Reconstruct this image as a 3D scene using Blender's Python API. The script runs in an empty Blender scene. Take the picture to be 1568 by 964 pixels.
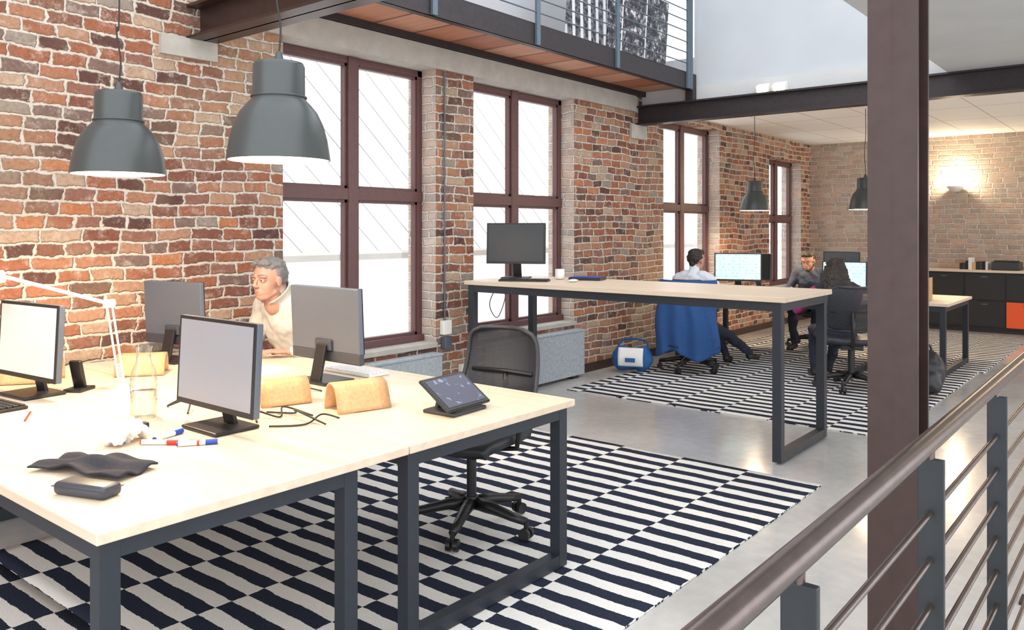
import bpy, bmesh, math, random
import numpy as np
from mathutils import Vector, Matrix, noise
random.seed(4)
S=bpy.context.scene
S.view_settings.view_transform='Standard'
S.view_settings.look='None'

# ------------------------------------------------------------------ materials
class NT:
    def __init__(s,name):
        s.mat=bpy.data.materials.new(name); s.mat.use_nodes=True
        s.t=s.mat.node_tree; s.t.nodes.clear()
        s.out=s.t.nodes.new('ShaderNodeOutputMaterial')
    def n(s,typ,**kw):
        nd=s.t.nodes.new(typ)
        for k,v in kw.items(): setattr(nd,k,v)
        return nd
    def put(s,sock,v):
        if isinstance(v,bpy.types.NodeSocket): s.t.links.new(v,sock)
        else:
            try: sock.default_value=v
            except Exception: sock.default_value=(*v,1)
    def m(s,op,a,b=0.0,c=None,clamp=False):
        nd=s.n('ShaderNodeMath',operation=op,use_clamp=clamp)
        s.put(nd.inputs[0],a); s.put(nd.inputs[1],b)
        if c is not None: s.put(nd.inputs[2],c)
        return nd.outputs[0]
    def mixc(s,f,a,b,bt='MIX'):
        nd=s.n('ShaderNodeMix',data_type='RGBA',blend_type=bt)
        s.put(nd.inputs[0],f)
        for i,v in((6,a),(7,b)):
            if isinstance(v,bpy.types.NodeSocket): s.t.links.new(v,nd.inputs[i])
            else: nd.inputs[i].default_value=(*v,1)
        return nd.outputs[2]
    def noise(s,vec,scale,detail=3,rough=.55):
        nd=s.n('ShaderNodeTexNoise'); nd.inputs['Scale'].default_value=scale
        nd.inputs['Detail'].default_value=detail; nd.inputs['Roughness'].default_value=rough
        if vec is not None: s.t.links.new(vec,nd.inputs['Vector'])
        return nd.outputs['Fac']
    def ramp(s,f,stops,interp='LINEAR'):
        nd=s.n('ShaderNodeValToRGB'); cr=nd.color_ramp; cr.interpolation=interp
        while len(cr.elements)<len(stops): cr.elements.new(.5)
        for e,(p,c) in zip(cr.elements,stops): e.position=p; e.color=(*c,1)
        s.t.links.new(f,nd.inputs[0]); return nd.outputs[0]
    def coord(s,which='Object'):
        return s.n('ShaderNodeTexCoord').outputs[which]
    def xyz(s,v):
        nd=s.n('ShaderNodeSeparateXYZ'); s.t.links.new(v,nd.inputs[0]); return nd.outputs
    def comb(s,x,y,z):
        nd=s.n('ShaderNodeCombineXYZ')
        for i,v in enumerate((x,y,z)): s.put(nd.inputs[i],v)
        return nd.outputs[0]
    def bump(s,h,strength=.4,dist=.01):
        nd=s.n('ShaderNodeBump'); nd.inputs['Strength'].default_value=strength
        nd.inputs['Distance'].default_value=dist; s.t.links.new(h,nd.inputs['Height']); return nd.outputs[0]
    def bsdf(s,col,rough=.5,metal=0,normal=None,spec=.5,emit=None,es=0,sheen=0,coat=0):
        b=s.n('ShaderNodeBsdfPrincipled')
        s.put(b.inputs['Base Color'],col if isinstance(col,bpy.types.NodeSocket) else (*col,1))
        s.put(b.inputs['Roughness'],rough); s.put(b.inputs['Metallic'],metal)
        b.inputs['Specular IOR Level'].default_value=spec
        if coat: b.inputs['Coat Weight'].default_value=coat
        if normal is not None: s.t.links.new(normal,b.inputs['Normal'])
        if emit is not None:
            s.put(b.inputs['Emission Color'],emit if isinstance(emit,bpy.types.NodeSocket) else (*emit,1))
            b.inputs['Emission Strength'].default_value=es
        s.t.links.new(b.outputs[0],s.out.inputs[0]); return b

def simple(name,col,rough=.5,metal=0,nscale=30,var=.12,bump=0,spec=.5,emit=None,es=0,coat=0):
    t=NT(name); c=t.coord(); f=t.noise(c,nscale)
    lo=tuple(max(0,x*(1-var)) for x in col); hi=tuple(min(1,x*(1+var)) for x in col)
    cc=t.mixc(f,lo,hi); nm=t.bump(f,bump,.004) if bump else None
    t.bsdf(cc,rough,metal,nm,spec,emit,es,coat=coat); return t.mat

def brick_mat(name,white=0.0,tan=0.0):
    t=NT(name); c=t.coord(); g=t.n('ShaderNodeNewGeometry')
    x,y,z=t.xyz(c); nx,ny,nz=t.xyz(g.outputs['True Normal'])
    sel=t.m('GREATER_THAN',t.m('ABSOLUTE',nx),.5)
    u=t.m('ADD',t.m('MULTIPLY',x,t.m('SUBTRACT',1,sel)),t.m('MULTIPLY',y,sel))
    v=z
    w1=t.noise(c,9,2); w2=t.noise(c,7.3,3); w3=t.noise(c,38,2); w4=t.noise(c,1.3,1)
    u=t.m('ADD',u,t.m('MULTIPLY',t.m('SUBTRACT',w1,.5),.055))
    v=t.m('ADD',v,t.m('MULTIPLY',t.m('SUBTRACT',w2,.5),.036))
    v=t.m('ADD',v,t.m('MULTIPLY',t.m('SUBTRACT',w4,.5),.06))
    v=t.m('ADD',v,t.m('MULTIPLY',t.m('SUBTRACT',w3,.5),.018))
    u=t.m('ADD',u,t.m('MULTIPLY',t.m('SUBTRACT',w3,.5),.024))
    H=.076
    vr=t.m('DIVIDE',v,H); row=t.m('FLOOR',vr); fv=t.m('FRACT',vr)
    wn=t.n('ShaderNodeTexWhiteNoise',noise_dimensions='1D'); t.put(wn.inputs['W'],row)
    wid=t.m('ADD',.150,t.m('MULTIPLY',wn.outputs[0],.085))
    ur=t.m('ADD',t.m('DIVIDE',t.m('ADD',u,20),wid),t.m('MULTIPLY',row,.47))
    col=t.m('FLOOR',ur); fu=t.m('FRACT',ur)
    du=t.m('MULTIPLY',t.m('MINIMUM',fu,t.m('SUBTRACT',1,fu)),wid)
    dv=t.m('MULTIPLY',t.m('MINIMUM',fv,t.m('SUBTRACT',1,fv)),H)
    d=t.m('MINIMUM',du,dv)
    mr=t.n('ShaderNodeMapRange',interpolation_type='SMOOTHSTEP')
    t.put(mr.inputs[0],t.m('ADD',d,t.m('MULTIPLY',t.m('SUBTRACT',t.noise(c,28,4,.7),.5),.016))); mr.inputs[1].default_value=.004; mr.inputs[2].default_value=.0125
    mask=mr.outputs[0]
    wn2=t.n('ShaderNodeTexWhiteNoise',noise_dimensions='2D'); t.t.links.new(t.comb(col,row,0),wn2.inputs['Vector'])
    pal=[(0,(.11,.052,.042)),(.12,(.20,.078,.052)),(.28,(.30,.112,.062)),(.44,(.25,.115,.082)),(.56,(.36,.155,.088)),
         (.67,(.39,.215,.135)),(.76,(.19,.12,.10)),(.85,(.43,.30,.21)),(.93,(.28,.23,.19)),(.97,(.44,.165,.072))]
    bc=t.ramp(wn2.outputs[0],pal,'CONSTANT')
    if tan: bc=t.mixc(tan,bc,(.58,.45,.33))
    pn=t.noise(c,1.1,4); pm=t.n('ShaderNodeMapRange'); t.put(pm.inputs[0],pn); pm.inputs[1].default_value=.46; pm.inputs[2].default_value=.70
    bc=t.mixc(t.m('MULTIPLY',pm.outputs[0],.45),bc,(.40,.30,.19))
    n1=t.noise(c,45,5,.7)
    bc=t.mixc(.65,bc,t.ramp(n1,[(0.2,(.35,.33,.32)),(.55,(1,1,1)),(.8,(1.0,1.0,1.0))]),'MULTIPLY')
    spk=t.noise(c,15,7,.85); sm=t.n('ShaderNodeMapRange'); t.put(sm.inputs[0],spk); sm.inputs[1].default_value=.53; sm.inputs[2].default_value=.68
    bc=t.mixc(t.m('MULTIPLY',sm.outputs[0],.60),bc,(.62,.55,.47))
    mo=t.mixc(t.noise(c,20,4),(.40,.33,.26),(.72,.65,.56))
    fc=t.mixc(mask,mo,bc)
    if white: fc=t.mixc(t.m('MULTIPLY',t.m('ADD',t.noise(c,6,3),.35,clamp=True),white),fc,(.80,.74,.66))
    hh=t.m('ADD',t.m('MULTIPLY',mask,1.0),t.m('MULTIPLY',n1,.5))
    t.bsdf(fc,.88,0,t.bump(hh,.9,.014),.25); return t.mat

def wood_mat(name,c1,c2,axis=1,scale=1.0,rough=.4):
    t=NT(name); c=t.coord(); x,y,z=t.xyz(c)
    k=[14*scale,14*scale,14*scale]; k[axis]=.9*scale
    v=t.comb(t.m('MULTIPLY',x,k[0]),t.m('MULTIPLY',y,k[1]),t.m('MULTIPLY',z,k[2]))
    f=t.noise(v,1.6,6,.6)
    cc=t.ramp(f,[(.25,c1),(.5,tuple((a+b)/2 for a,b in zip(c1,c2))),(.75,c2)])
    t.bsdf(cc,rough,0,t.bump(f,.08,.002),.4); return t.mat

def rug_mat(name,u0,v0,band,stripe,along):
    t=NT(name); c=t.coord(); x,y,z=t.xyz(c)
    w=t.m('MULTIPLY',t.m('SUBTRACT',t.noise(c,5,3),.5),.03); w2=t.m('MULTIPLY',t.m('SUBTRACT',t.noise(c,60,2),.5),.008)
    x=t.m('ADD',t.m('SUBTRACT',x,u0),t.m('ADD',w,w2)); y=t.m('ADD',t.m('SUBTRACT',y,v0),t.m('ADD',w,w2))
    if along=='Y': a,b=y,x
    else: a,b=x,y
    s=t.m('ADD',t.m('FLOOR',t.m('DIVIDE',a,band)),t.m('FLOOR',t.m('DIVIDE',b,stripe)))
    f=t.m('FLOORED_MODULO',s,2.0)
    nn=t.noise(c,180,2); 
    dk=t.mixc(nn,(.012,.015,.030),(.035,.042,.065)); lt=t.mixc(nn,(.66,.64,.60),(.88,.86,.82))
    t.bsdf(t.mixc(f,lt,dk),.95,0,t.bump(nn,.5,.004),.1); return t.mat

M={}
M['brick']=brick_mat('brick'); M['brickw']=brick_mat('brick_whitewashed',.5); M['brickt']=brick_mat('brick_pale',.30,.28)  # end-wall brick: own tan tone, plus whitening that imitates window light on it
M['concrete']=simple('concrete',(.42,.40,.36),.8,nscale=9,var=.25,bump=.3)
M['conclight']=simple('concrete_light',(.54,.55,.55),.8,nscale=3,var=.10,bump=.1)
M['plaster']=simple('plaster',(.48,.51,.54),.8,nscale=2,var=.08)
M['extwall']=simple('exterior_render',(.90,.90,.88),.8,nscale=2,var=.04)
M['steel']=simple('dark_steel',(.035,.028,.030),.42,.3,nscale=25,var=.35,bump=.1)
M['steelb']=simple('brown_steel',(.045,.024,.020),.38,.2,nscale=18,var=.35,bump=.15)
M['steelg']=simple('bluegrey_steel',(.11,.15,.19),.45,.3,nscale=20,var=.2)
M['frame']=simple('desk_frame_steel',(.024,.030,.040),.45,.2,nscale=30,var=.15)
M['rail']=simple('handrail_steel',(.16,.125,.115),.28,.85,nscale=22,var=.3,bump=.08)
M['winframe']=simple('window_frame_paint',(.11,.048,.046),.4,nscale=25,var=.2)
M['birch']=wood_mat('birch',(.64,.50,.37),(.78,.66,.51),1)
M['ply']=wood_mat('plywood',(.54,.30,.14),(.68,.43,.22),0,3)
M['black']=simple('black_plastic',(.012,.012,.014),.4,nscale=60)
M['dgrey']=simple('dark_grey_plastic',(.03,.033,.04),.45,nscale=60)
M['cab']=simple('cabinet_black',(.010,.011,.013),.5,nscale=60)
M['postg']=simple('post_steel',(.03,.035,.04),.45,.3,nscale=60)
M['grey']=simple('grey_plastic',(.105,.125,.16),.3,.2,nscale=60,var=.05)
M['greyd']=simple('grey_plastic_dark',(.05,.056,.07),.35,.2,nscale=60,var=.05)
M['white']=simple('white_plastic',(.82,.80,.76),.4,nscale=50,var=.04)
M['lampshade']=simple('lampshade_enamel',(.060,.068,.068),.35,.15,nscale=40,var=.06)
M['shadein']=simple('lampshade_inside',(.9,.82,.66),.5,nscale=20,var=.03,emit=(1,.72,.4),es=.45)
M['bulb']=simple('bulb',(1,.9,.7),.4,emit=(1,.78,.45),es=14)
M['flood']=simple('flood_glass',(1,1,1),.4,emit=(1,.86,.68),es=12)
M['redp']=simple('red_plastic',(.75,.03,.02),.4); M['bluep']=simple('blue_plastic',(.02,.06,.35),.4)
M['orange']=simple('orange_panel',(.80,.10,.02),.45,nscale=8,var=.05)
M['paper']=simple('paper',(.80,.79,.76),.8,nscale=20,var=.04)
M['navy']=simple('charcoal_fabric',(.022,.023,.032),.9,nscale=140,var=.4,bump=.4)
M['bluecoat']=simple('blue_wool',(.018,.075,.23),.85,nscale=60,var=.35,bump=.3)
M['bagblue']=simple('bag_blue',(.015,.10,.30),.7,nscale=50,var=.2)
M['cable']=simple('cable_black',(.015,.015,.015),.5)
M['stone']=simple('radiator_stone',(.33,.37,.40),.6,nscale=34,var=.4,bump=.2)
M['skin']=simple('skin',(.48,.26,.19),.5,nscale=60,var=.05); M['skin2']=simple('skin_b',(.44,.24,.16),.5,nscale=60,var=.07)
M['lip']=simple('lips',(.38,.17,.135),.5); M['eyew']=simple('eye_white',(.60,.56,.52),.2); M['iris']=simple('iris',(.04,.03,.03),.2)
M['hairg']=simple('hair_grey',(.17,.165,.16),.7,nscale=120,var=.6,bump=.7); M['hairb']=simple('hair_dark',(.022,.014,.010),.55,nscale=120,var=.5,bump=.5)
M['cream']=simple('cream_wool',(.58,.55,.49),.9,nscale=90,var=.10,bump=.5)
M['creamd']=simple('cream_collar',(.48,.45,.39),.9,nscale=90,var=.10,bump=.5)
M['shirtw']=simple('pale_shirt',(.66,.69,.74),.85,nscale=40,var=.08); M['denim']=simple('denim_shirt',(.055,.07,.105),.85,nscale=60,var=.3)
M['magenta']=simple('magenta_knit',(.38,.02,.16),.9,nscale=60,var=.2); M['jeans']=simple('dark_jeans',(.02,.024,.04),.85,nscale=80,var=.3)
M['shoe']=simple('shoe_leather',(.02,.017,.015),.45)

t=NT('floor_concrete'); c=t.coord(); f=t.noise(c,.9,6,.6); f2=t.noise(c,14,4)
cc=t.ramp(f,[(.3,(.46,.455,.44)),(.55,(.57,.565,.55)),(.75,(.65,.645,.63))]); cc=t.mixc(.2,cc,t.ramp(f2,[(.3,(.5,.5,.5)),(.7,(1,1,1))]),'MULTIPLY')
x,y,z=t.xyz(c); 
ja=t.m('LESS_THAN',t.m('ABSOLUTE',t.m('SUBTRACT',t.m('FRACT',t.m('DIVIDE',t.m('ADD',x,1.1),6.4)),.5)),.0005)
cc=t.mixc(t.m('MULTIPLY',ja,.3),cc,(.2,.19,.18))
t.bsdf(cc,t.m('ADD',.08,t.m('MULTIPLY',f2,.13)),0,None,.75); M['floor']=t.mat

t=NT('ceiling_panels'); c=t.coord(); x,y,z=t.xyz(c)
a=t.m('LESS_THAN',t.m('FRACT',t.m('DIVIDE',x,1.2)),.014); b=t.m('LESS_THAN',t.m('FRACT',t.m('DIVIDE',y,.6)),.02)
t.bsdf(t.mixc(t.m('MAXIMUM',a,b),(.86,.84,.79),(.42,.37,.31)),.8); M['ceil']=t.mat

t=NT('walkway_planks'); c=t.coord(); x,y,z=t.xyz(c)
k=t.m('DIVIDE',x,.42); wn=t.n('ShaderNodeTexWhiteNoise',noise_dimensions='1D'); t.put(wn.inputs['W'],t.m('FLOOR',k))
cc=t.ramp(wn.outputs[0],[(0,(.42,.16,.09)),(.5,(.55,.24,.14)),(1,(.66,.38,.26))])
cc=t.mixc(t.m('LESS_THAN',t.m('FRACT',k),.05),cc,(.09,.04,.03)); cc=t.mixc(.5,cc,t.ramp(t.noise(t.comb(t.m('MULTIPLY',x,12),y,z),2,4),[(.3,(.55,.5,.5)),(.7,(1,1,1))]),'MULTIPLY')
t.bsdf(cc,.6); M['planks']=t.mat

t=NT('slate_cladding_glow'); c=t.coord(); x,y,z=t.xyz(c)
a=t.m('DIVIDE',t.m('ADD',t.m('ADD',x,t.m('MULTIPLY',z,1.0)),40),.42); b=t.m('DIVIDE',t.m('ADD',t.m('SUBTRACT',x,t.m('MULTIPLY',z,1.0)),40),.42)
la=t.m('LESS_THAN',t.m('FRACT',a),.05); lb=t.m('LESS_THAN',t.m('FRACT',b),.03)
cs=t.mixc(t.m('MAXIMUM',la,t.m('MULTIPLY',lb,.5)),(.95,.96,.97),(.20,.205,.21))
t.bsdf(cs,.9,emit=cs,es=.55); M['slate_glow']=t.mat  # roof slates given an added glow so the window view reads bright

t=NT('window_glass'); tr=t.n('ShaderNodeBsdfTransparent'); gl=t.n('ShaderNodeBsdfGlossy'); gl.inputs['Roughness'].default_value=.02
mx=t.n('ShaderNodeMixShader'); mx.inputs[0].default_value=.05; t.t.links.new(tr.outputs[0],mx.inputs[1]); t.t.links.new(gl.outputs[0],mx.inputs[2]); t.t.links.new(mx.outputs[0],t.out.inputs[0]); M['glass']=t.mat
t=NT('clear_glass'); tr=t.n('ShaderNodeBsdfTransparent'); tr.inputs[0].default_value=(.93,.96,.95,1); gl=t.n('ShaderNodeBsdfGlossy'); gl.inputs['Roughness'].default_value=.03
fr=t.n('ShaderNodeLayerWeight'); fr.inputs[0].default_value=.35
mx=t.n('ShaderNodeMixShader'); t.t.links.new(fr.outputs['Facing'],mx.inputs[0]); t.t.links.new(tr.outputs[0],mx.inputs[1]); t.t.links.new(gl.outputs[0],mx.inputs[2]); t.t.links.new(mx.outputs[0],t.out.inputs[0]); M['cglass']=t.mat
t=NT('chair_mesh'); c=t.coord(); x,y,z=t.xyz(c)
w=t.m('GREATER_THAN',t.m('SINE',t.m('MULTIPLY',z,700)),-.35)
tr=t.n('ShaderNodeBsdfTransparent'); df=t.n('ShaderNodeBsdfPrincipled'); df.inputs['Base Color'].default_value=(.022,.024,.032,1); df.inputs['Roughness'].default_value=.6
mx=t.n('ShaderNodeMixShader'); t.t.links.new(t.m('ADD',t.m('MULTIPLY',w,.12),.84),mx.inputs[0]); t.t.links.new(tr.outputs[0],mx.inputs[1]); t.t.links.new(df.outputs[0],mx.inputs[2]); t.t.links.new(mx.outputs[0],t.out.inputs[0]); M['mesh']=t.mat
def screen_mat(name,col,es,kind=0):
    t=NT(name); c=t.coord(); x,y,z=t.xyz(c)
    if kind==1:
        a=t.m('GREATER_THAN',t.m('FRACT',t.m('MULTIPLY',z,28)),.55); b=t.m('GREATER_THAN',t.noise(t.comb(t.m('MULTIPLY',y,9),0,t.m('FLOOR',t.m('MULTIPLY',z,28))),3,2),.52)
        cc=t.mixc(t.m('MULTIPLY',a,b),col,(.42,.70,.74))
    elif kind==2:
        cc=t.mixc(t.m('GREATER_THAN',t.noise(c,30,3),.62),col,(.16,.16,.28))
    else: cc=t.mixc(t.noise(c,1.5,1),col,tuple(min(1,v*1.12) for v in col))
    t.bsdf(cc,.25,emit=cc,es=es); return t.mat
M['scr_w']=screen_mat('screen_pale',(.27,.28,.31),.04); M['scr_k']=screen_mat('screen_off',(.012,.014,.018),0)
M['scr_on']=screen_mat('screen_lit',(.66,.88,.86),.45,1); M['scr_t']=screen_mat('tablet_screen',(.03,.032,.06),.3,2)
M['scr_l']=screen_mat('screen_lit_white',(.58,.63,.58),.22)
t=NT('photo_print'); c=t.coord(); x,y,z=t.xyz(c)
gr=t.ramp(t.noise(c,13,6,.8),[(.36,(.015,.015,.02)),(.48,(.10,.10,.11)),(.57,(.7,.7,.72))],'CONSTANT')
gr=t.mixc(t.m('LESS_THAN',t.m('FRACT',t.m('MULTIPLY',x,2.1)),.05),gr,(.8,.8,.8))
t.bsdf(gr,.4); M['print']=t.mat
t=NT('striped_print'); c=t.coord(); x,y,z=t.xyz(c)
f=t.m('GREATER_THAN',t.m('FRACT',t.m('MULTIPLY',t.m('ADD',x,t.m('MULTIPLY',z,.12)),7.5)),.35)
t.bsdf(t.mixc(f,(.75,.76,.78),t.ramp(t.noise(c,26,3),[(.4,(.02,.02,.02)),(.65,(.25,.25,.27))])),.4); M['print2']=t.mat

# ------------------------------------------------------------------ mesh builder
class B:
    def __init__(s,name): s.name=name; s.v=[]; s.f=[]; s.m=[]; s.s=[]; s.mats=[]; s.T=Matrix.Identity(4)
    def mi(s,mat):
        mt=M[mat]
        if mt not in s.mats: s.mats.append(mt)
        return s.mats.index(mt)
    def raw(s,vs,fs,mat,smooth=False):
        o=len(s.v); s.v+= [tuple(s.T@Vector(p)) for p in vs]
        for i,f in enumerate(fs):
            s.f.append([o+k for k in f]); s.m.append(s.mi(mat if isinstance(mat,str) else mat[i])); s.s.append(smooth)
    def box(s,c,sz,mat,bevel=0,rot=None,seg=2):
        bm=bmesh.new(); bmesh.ops.create_cube(bm,size=1)
        for v in bm.verts: v.co=Vector((v.co.x*sz[0],v.co.y*sz[1],v.co.z*sz[2]))
        if bevel: bmesh.ops.bevel(bm,geom=bm.edges[:],offset=bevel,segments=seg,affect='EDGES',profile=.5)
        R=Matrix.Identity(4)
        if rot is not None: R=rot.to_4x4() if not isinstance(rot,(int,float)) else Matrix.Rotation(rot,4,'Z')
        R=Matrix.Translation(c)@R
        bm.verts.index_update()
        s.raw([R@v.co for v in bm.verts],[[v.index for v in f.verts] for f in bm.faces],mat,bevel>0 and seg>2); bm.free()
    def bx(s,a,b,mat,bevel=0):
        s.box([(a[i]+b[i])/2 for i in range(3)],[abs(b[i]-a[i]) for i in range(3)],mat,bevel)
    def cyl(s,p0,p1,r0,mat,r1=None,seg=20,smooth=True):
        r1=r0 if r1 is None else r1; p0=Vector(p0); p1=Vector(p1); d=(p1-p0).normalized()
        a=d.orthogonal().normalized(); b=d.cross(a); vs=[];
        for p,r in((p0,r0),(p1,r1)):
            for i in range(seg):
                t=2*math.pi*i/seg; vs.append(p+a*math.cos(t)*r+b*math.sin(t)*r)
        s.raw(vs,[[i,(i+1)%seg,seg+(i+1)%seg,seg+i] for i in range(seg)],mat,smooth)
        s.raw(vs,[list(range(seg))[::-1],list(range(seg,2*seg))],mat,False)
    def tube(s,pts,r,mat,seg=10,rs=None):
        pts=[Vector(p) for p in pts]; n=len(pts); vs=[]; prev=None
        for i,p in enumerate(pts):
            d=(pts[min(i+1,n-1)]-pts[max(i-1,0)]).normalized()
            if prev is None: a=d.orthogonal().normalized()
            else: a=(prev-d*prev.dot(d)).normalized()
            prev=a; b=d.cross(a); rr=rs[i] if rs else r
            for k in range(seg):
                t=2*math.pi*k/seg; vs.append(p+a*math.cos(t)*rr+b*math.sin(t)*rr)
        fs=[[i*seg+k,i*seg+(k+1)%seg,(i+1)*seg+(k+1)%seg,(i+1)*seg+k] for i in range(n-1) for k in range(seg)]
        fs+= [list(range(seg))[::-1],[(n-1)*seg+k for k in range(seg)]]
        s.raw(vs,fs,mat,True)
    def curve(s,ctrl,r,mat,n=24,seg=8):
        c=[Vector(p) for p in ctrl]; c=[c[0]]+c+[c[-1]]; out=[]
        for i in range(len(c)-3):
            for k in range(n//(len(c)-3)+1):
                t=k/(n//(len(c)-3)+1); p0,p1,p2,p3=c[i:i+4]
                out.append(.5*((2*p1)+(p2-p0)*t+(2*p0-5*p1+4*p2-p3)*t*t+(3*p1-p0-3*p2+p3)*t**3))
        out.append(c[-1]); s.tube(out,r,mat,seg)
    def sph(s,c,r,mat,seg=20,rings=12,R=None):
        if isinstance(r,(int,float)): r=(r,r,r)
        vs=[];fs=[]
        for i in range(rings+1):
            ph=math.pi*i/rings
            for k in range(seg):
                th=2*math.pi*k/seg; p=Vector((r[0]*math.sin(ph)*math.cos(th),r[1]*math.sin(ph)*math.sin(th),r[2]*math.cos(ph)))
                if R is not None: p=R@p
                vs.append(p+Vector(c))
        for i in range(rings):
            for k in range(seg): fs.append([i*seg+k,(i+1)*seg+k,(i+1)*seg+(k+1)%seg,i*seg+(k+1)%seg])
        s.raw(vs,fs,mat,True)
    def lathe(s,prof,c,mat,seg=48):
        vs=[];fs=[]; c=Vector(c)
        for r,z in prof:
            for k in range(seg): t=2*math.pi*k/seg; vs.append(c+Vector((r*math.cos(t),r*math.sin(t),z)))
        for i in range(len(prof)-1):
            for k in range(seg): fs.append([i*seg+k,i*seg+(k+1)%seg,(i+1)*seg+(k+1)%seg,(i+1)*seg+k])
        s.raw(vs,fs,mat,True)
    def grid(s,fn,nu,nv,mat,thick=0):
        vs=[Vector(fn(i/nu,j/nv)) for j in range(nv+1) for i in range(nu+1)]
        fs=[[j*(nu+1)+i,j*(nu+1)+i+1,(j+1)*(nu+1)+i+1,(j+1)*(nu+1)+i] for j in range(nv) for i in range(nu)]
        if thick:
            nr=[Vector() for _ in vs]
            for f in fs:
                n=(vs[f[1]]-vs[f[0]]).cross(vs[f[3]]-vs[f[0]])
                for k in f: nr[k]+=n
            o=len(vs); vs2=[v-n.normalized()*thick for v,n in zip(vs,nr)]
            allf=list(fs)+[[o+k for k in f][::-1] for f in fs]
            b=[i for i in range(nu+1)]+[j*(nu+1)+nu for j in range(1,nv+1)]+[nv*(nu+1)+i for i in range(nu-1,-1,-1)]+[j*(nu+1) for j in range(nv-1,0,-1)]
            for a,c in zip(b,b[1:]+b[:1]): allf.append([c,a,o+a,o+c])
            vs=vs+vs2; fs=allf
        s.raw(vs,fs,mat,True)
    def done(s,loc=(0,0,0),yaw=0):
        me=bpy.data.meshes.new(s.name); me.from_pydata(s.v,[],s.f)
        for m in s.mats: me.materials.append(m)
        me.polygons.foreach_set('material_index',s.m); me.polygons.foreach_set('use_smooth',s.s); me.update()
        ob=bpy.data.objects.new(s.name,me); S.collection.objects.link(ob)
        ob.location=loc; ob.rotation_euler=(0,0,yaw); return ob

# ------------------------------------------------------------------ organic bodies (voxel union)
def organic(b,prims,voxel,T=None,smooth=4,disp=0,dscale=30,only=None):
    tmp=B('tmp'); tmp.mats=[]
    for p in prims:
        if p[0]=='c':
            _,p0,r0,p1,r1,mt=p; tmp.cyl(p0,p1,r0,'skin',r1,seg=20); tmp.sph(p0,r0,'skin',16,10); tmp.sph(p1,r1,'skin',16,10)
        elif p[0]=='e':
            _,c,r,mt=p[:4]; tmp.sph(c,r,'skin',24,16,p[4] if len(p)>4 else None)
        elif p[0]=='l':
            _,rings,mt=p; seg=28; vs=[]; n=len(rings)
            for i,(cc,rx,ry) in enumerate(rings):
                cc=Vector(cc); d=(Vector(rings[min(i+1,n-1)][0])-Vector(rings[max(i-1,0)][0])).normalized()
                yv=Vector((0,1,0)); xv=yv.cross(d).normalized()
                for k in range(seg):
                    a=2*math.pi*k/seg; vs.append(cc+xv*rx*math.cos(a)+yv*ry*math.sin(a))
            fs=[[i*seg+k,i*seg+(k+1)%seg,(i+1)*seg+(k+1)%seg,(i+1)*seg+k] for i in range(n-1) for k in range(seg)]
            fs+=[list(range(seg))[::-1],[(n-1)*seg+k for k in range(seg)]]
            tmp.raw(vs,fs,'skin')
    ob=tmp.done(); md=ob.modifiers.new('r','REMESH'); md.mode='VOXEL'; md.voxel_size=voxel
    sm=ob.modifiers.new('s','SMOOTH'); sm.factor=.5; sm.iterations=smooth
    bpy.context.view_layer.update(); dg=bpy.context.evaluated_depsgraph_get()
    me=bpy.data.meshes.new_from_object(ob.evaluated_get(dg))
    n=len(me.vertices); V=np.empty(n*3); me.vertices.foreach_get('co',V); V=V.reshape(-1,3)
    if disp:
        NN=np.empty(n*3); me.vertices.foreach_get('normal',NN); NN=NN.reshape(-1,3)
        for i in range(n):
            V[i]+=NN[i]*disp*(noise.noise(Vector(V[i])*dscale)+.5*noise.noise(Vector(V[i])*dscale*2.3))
    F=[list(p.vertices) for p in me.polygons]
    C=np.array([V[f].mean(0) for f in F])
    best=np.full(len(F),1e9); lab=np.zeros(len(F),int); names=[]
    def seg_d(p0,r0,p1,r1):
        p0=np.array(p0,float);p1=np.array(p1,float); d=p1-p0; L=max(d@d,1e-9)
        t=np.clip(((C-p0)@d)/L,0,1); q=p0+t[:,None]*d; return np.linalg.norm(C-q,axis=1)-(r0+(r1-r0)*t)
    for p in prims:
        if p[0]=='c': dd=seg_d(p[1],p[2],p[3],p[4]); mt=p[5]
        elif p[0]=='e':
            R=np.array(p[4]) if len(p)>4 else np.eye(3); q=(C-np.array(p[1]))@R
            dd=(np.linalg.norm(q/np.array(p[2]),axis=1)-1)*min(p[2]); mt=p[3]
        else:
            mt=p[2]; dd=np.full(len(F),1e9)
            for a,c in zip(p[1][:-1],p[1][1:]): dd=np.minimum(dd,seg_d(a[0],(a[1]+a[2])/2,c[0],(c[1]+c[2])/2))
        if mt not in names: names.append(mt)
        k=names.index(mt); w=dd<best; best[w]=dd[w]; lab[w]=k
    T=T or Matrix.Identity(4); oldT=b.T; b.T=oldT@T
    b.raw([tuple(v) for v in V],F,[names[i] for i in lab],True); b.T=oldT
    me0=ob.data; bpy.data.objects.remove(ob); bpy.data.meshes.remove(me0); bpy.data.meshes.remove(me)

def ik(a,c,l1,l2,pole):
    a=Vector(a);c=Vector(c);d=c-a; L=min(d.length,(l1+l2)*.999); u=d.normalized(); c=a+u*L
    x=(l1*l1-l2*l2+L*L)/(2*L); h=math.sqrt(max(l1*l1-x*x,0)); p=Vector(pole); p=(p-u*p.dot(u)).normalized()
    return a+u*x+p*h, c

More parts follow.
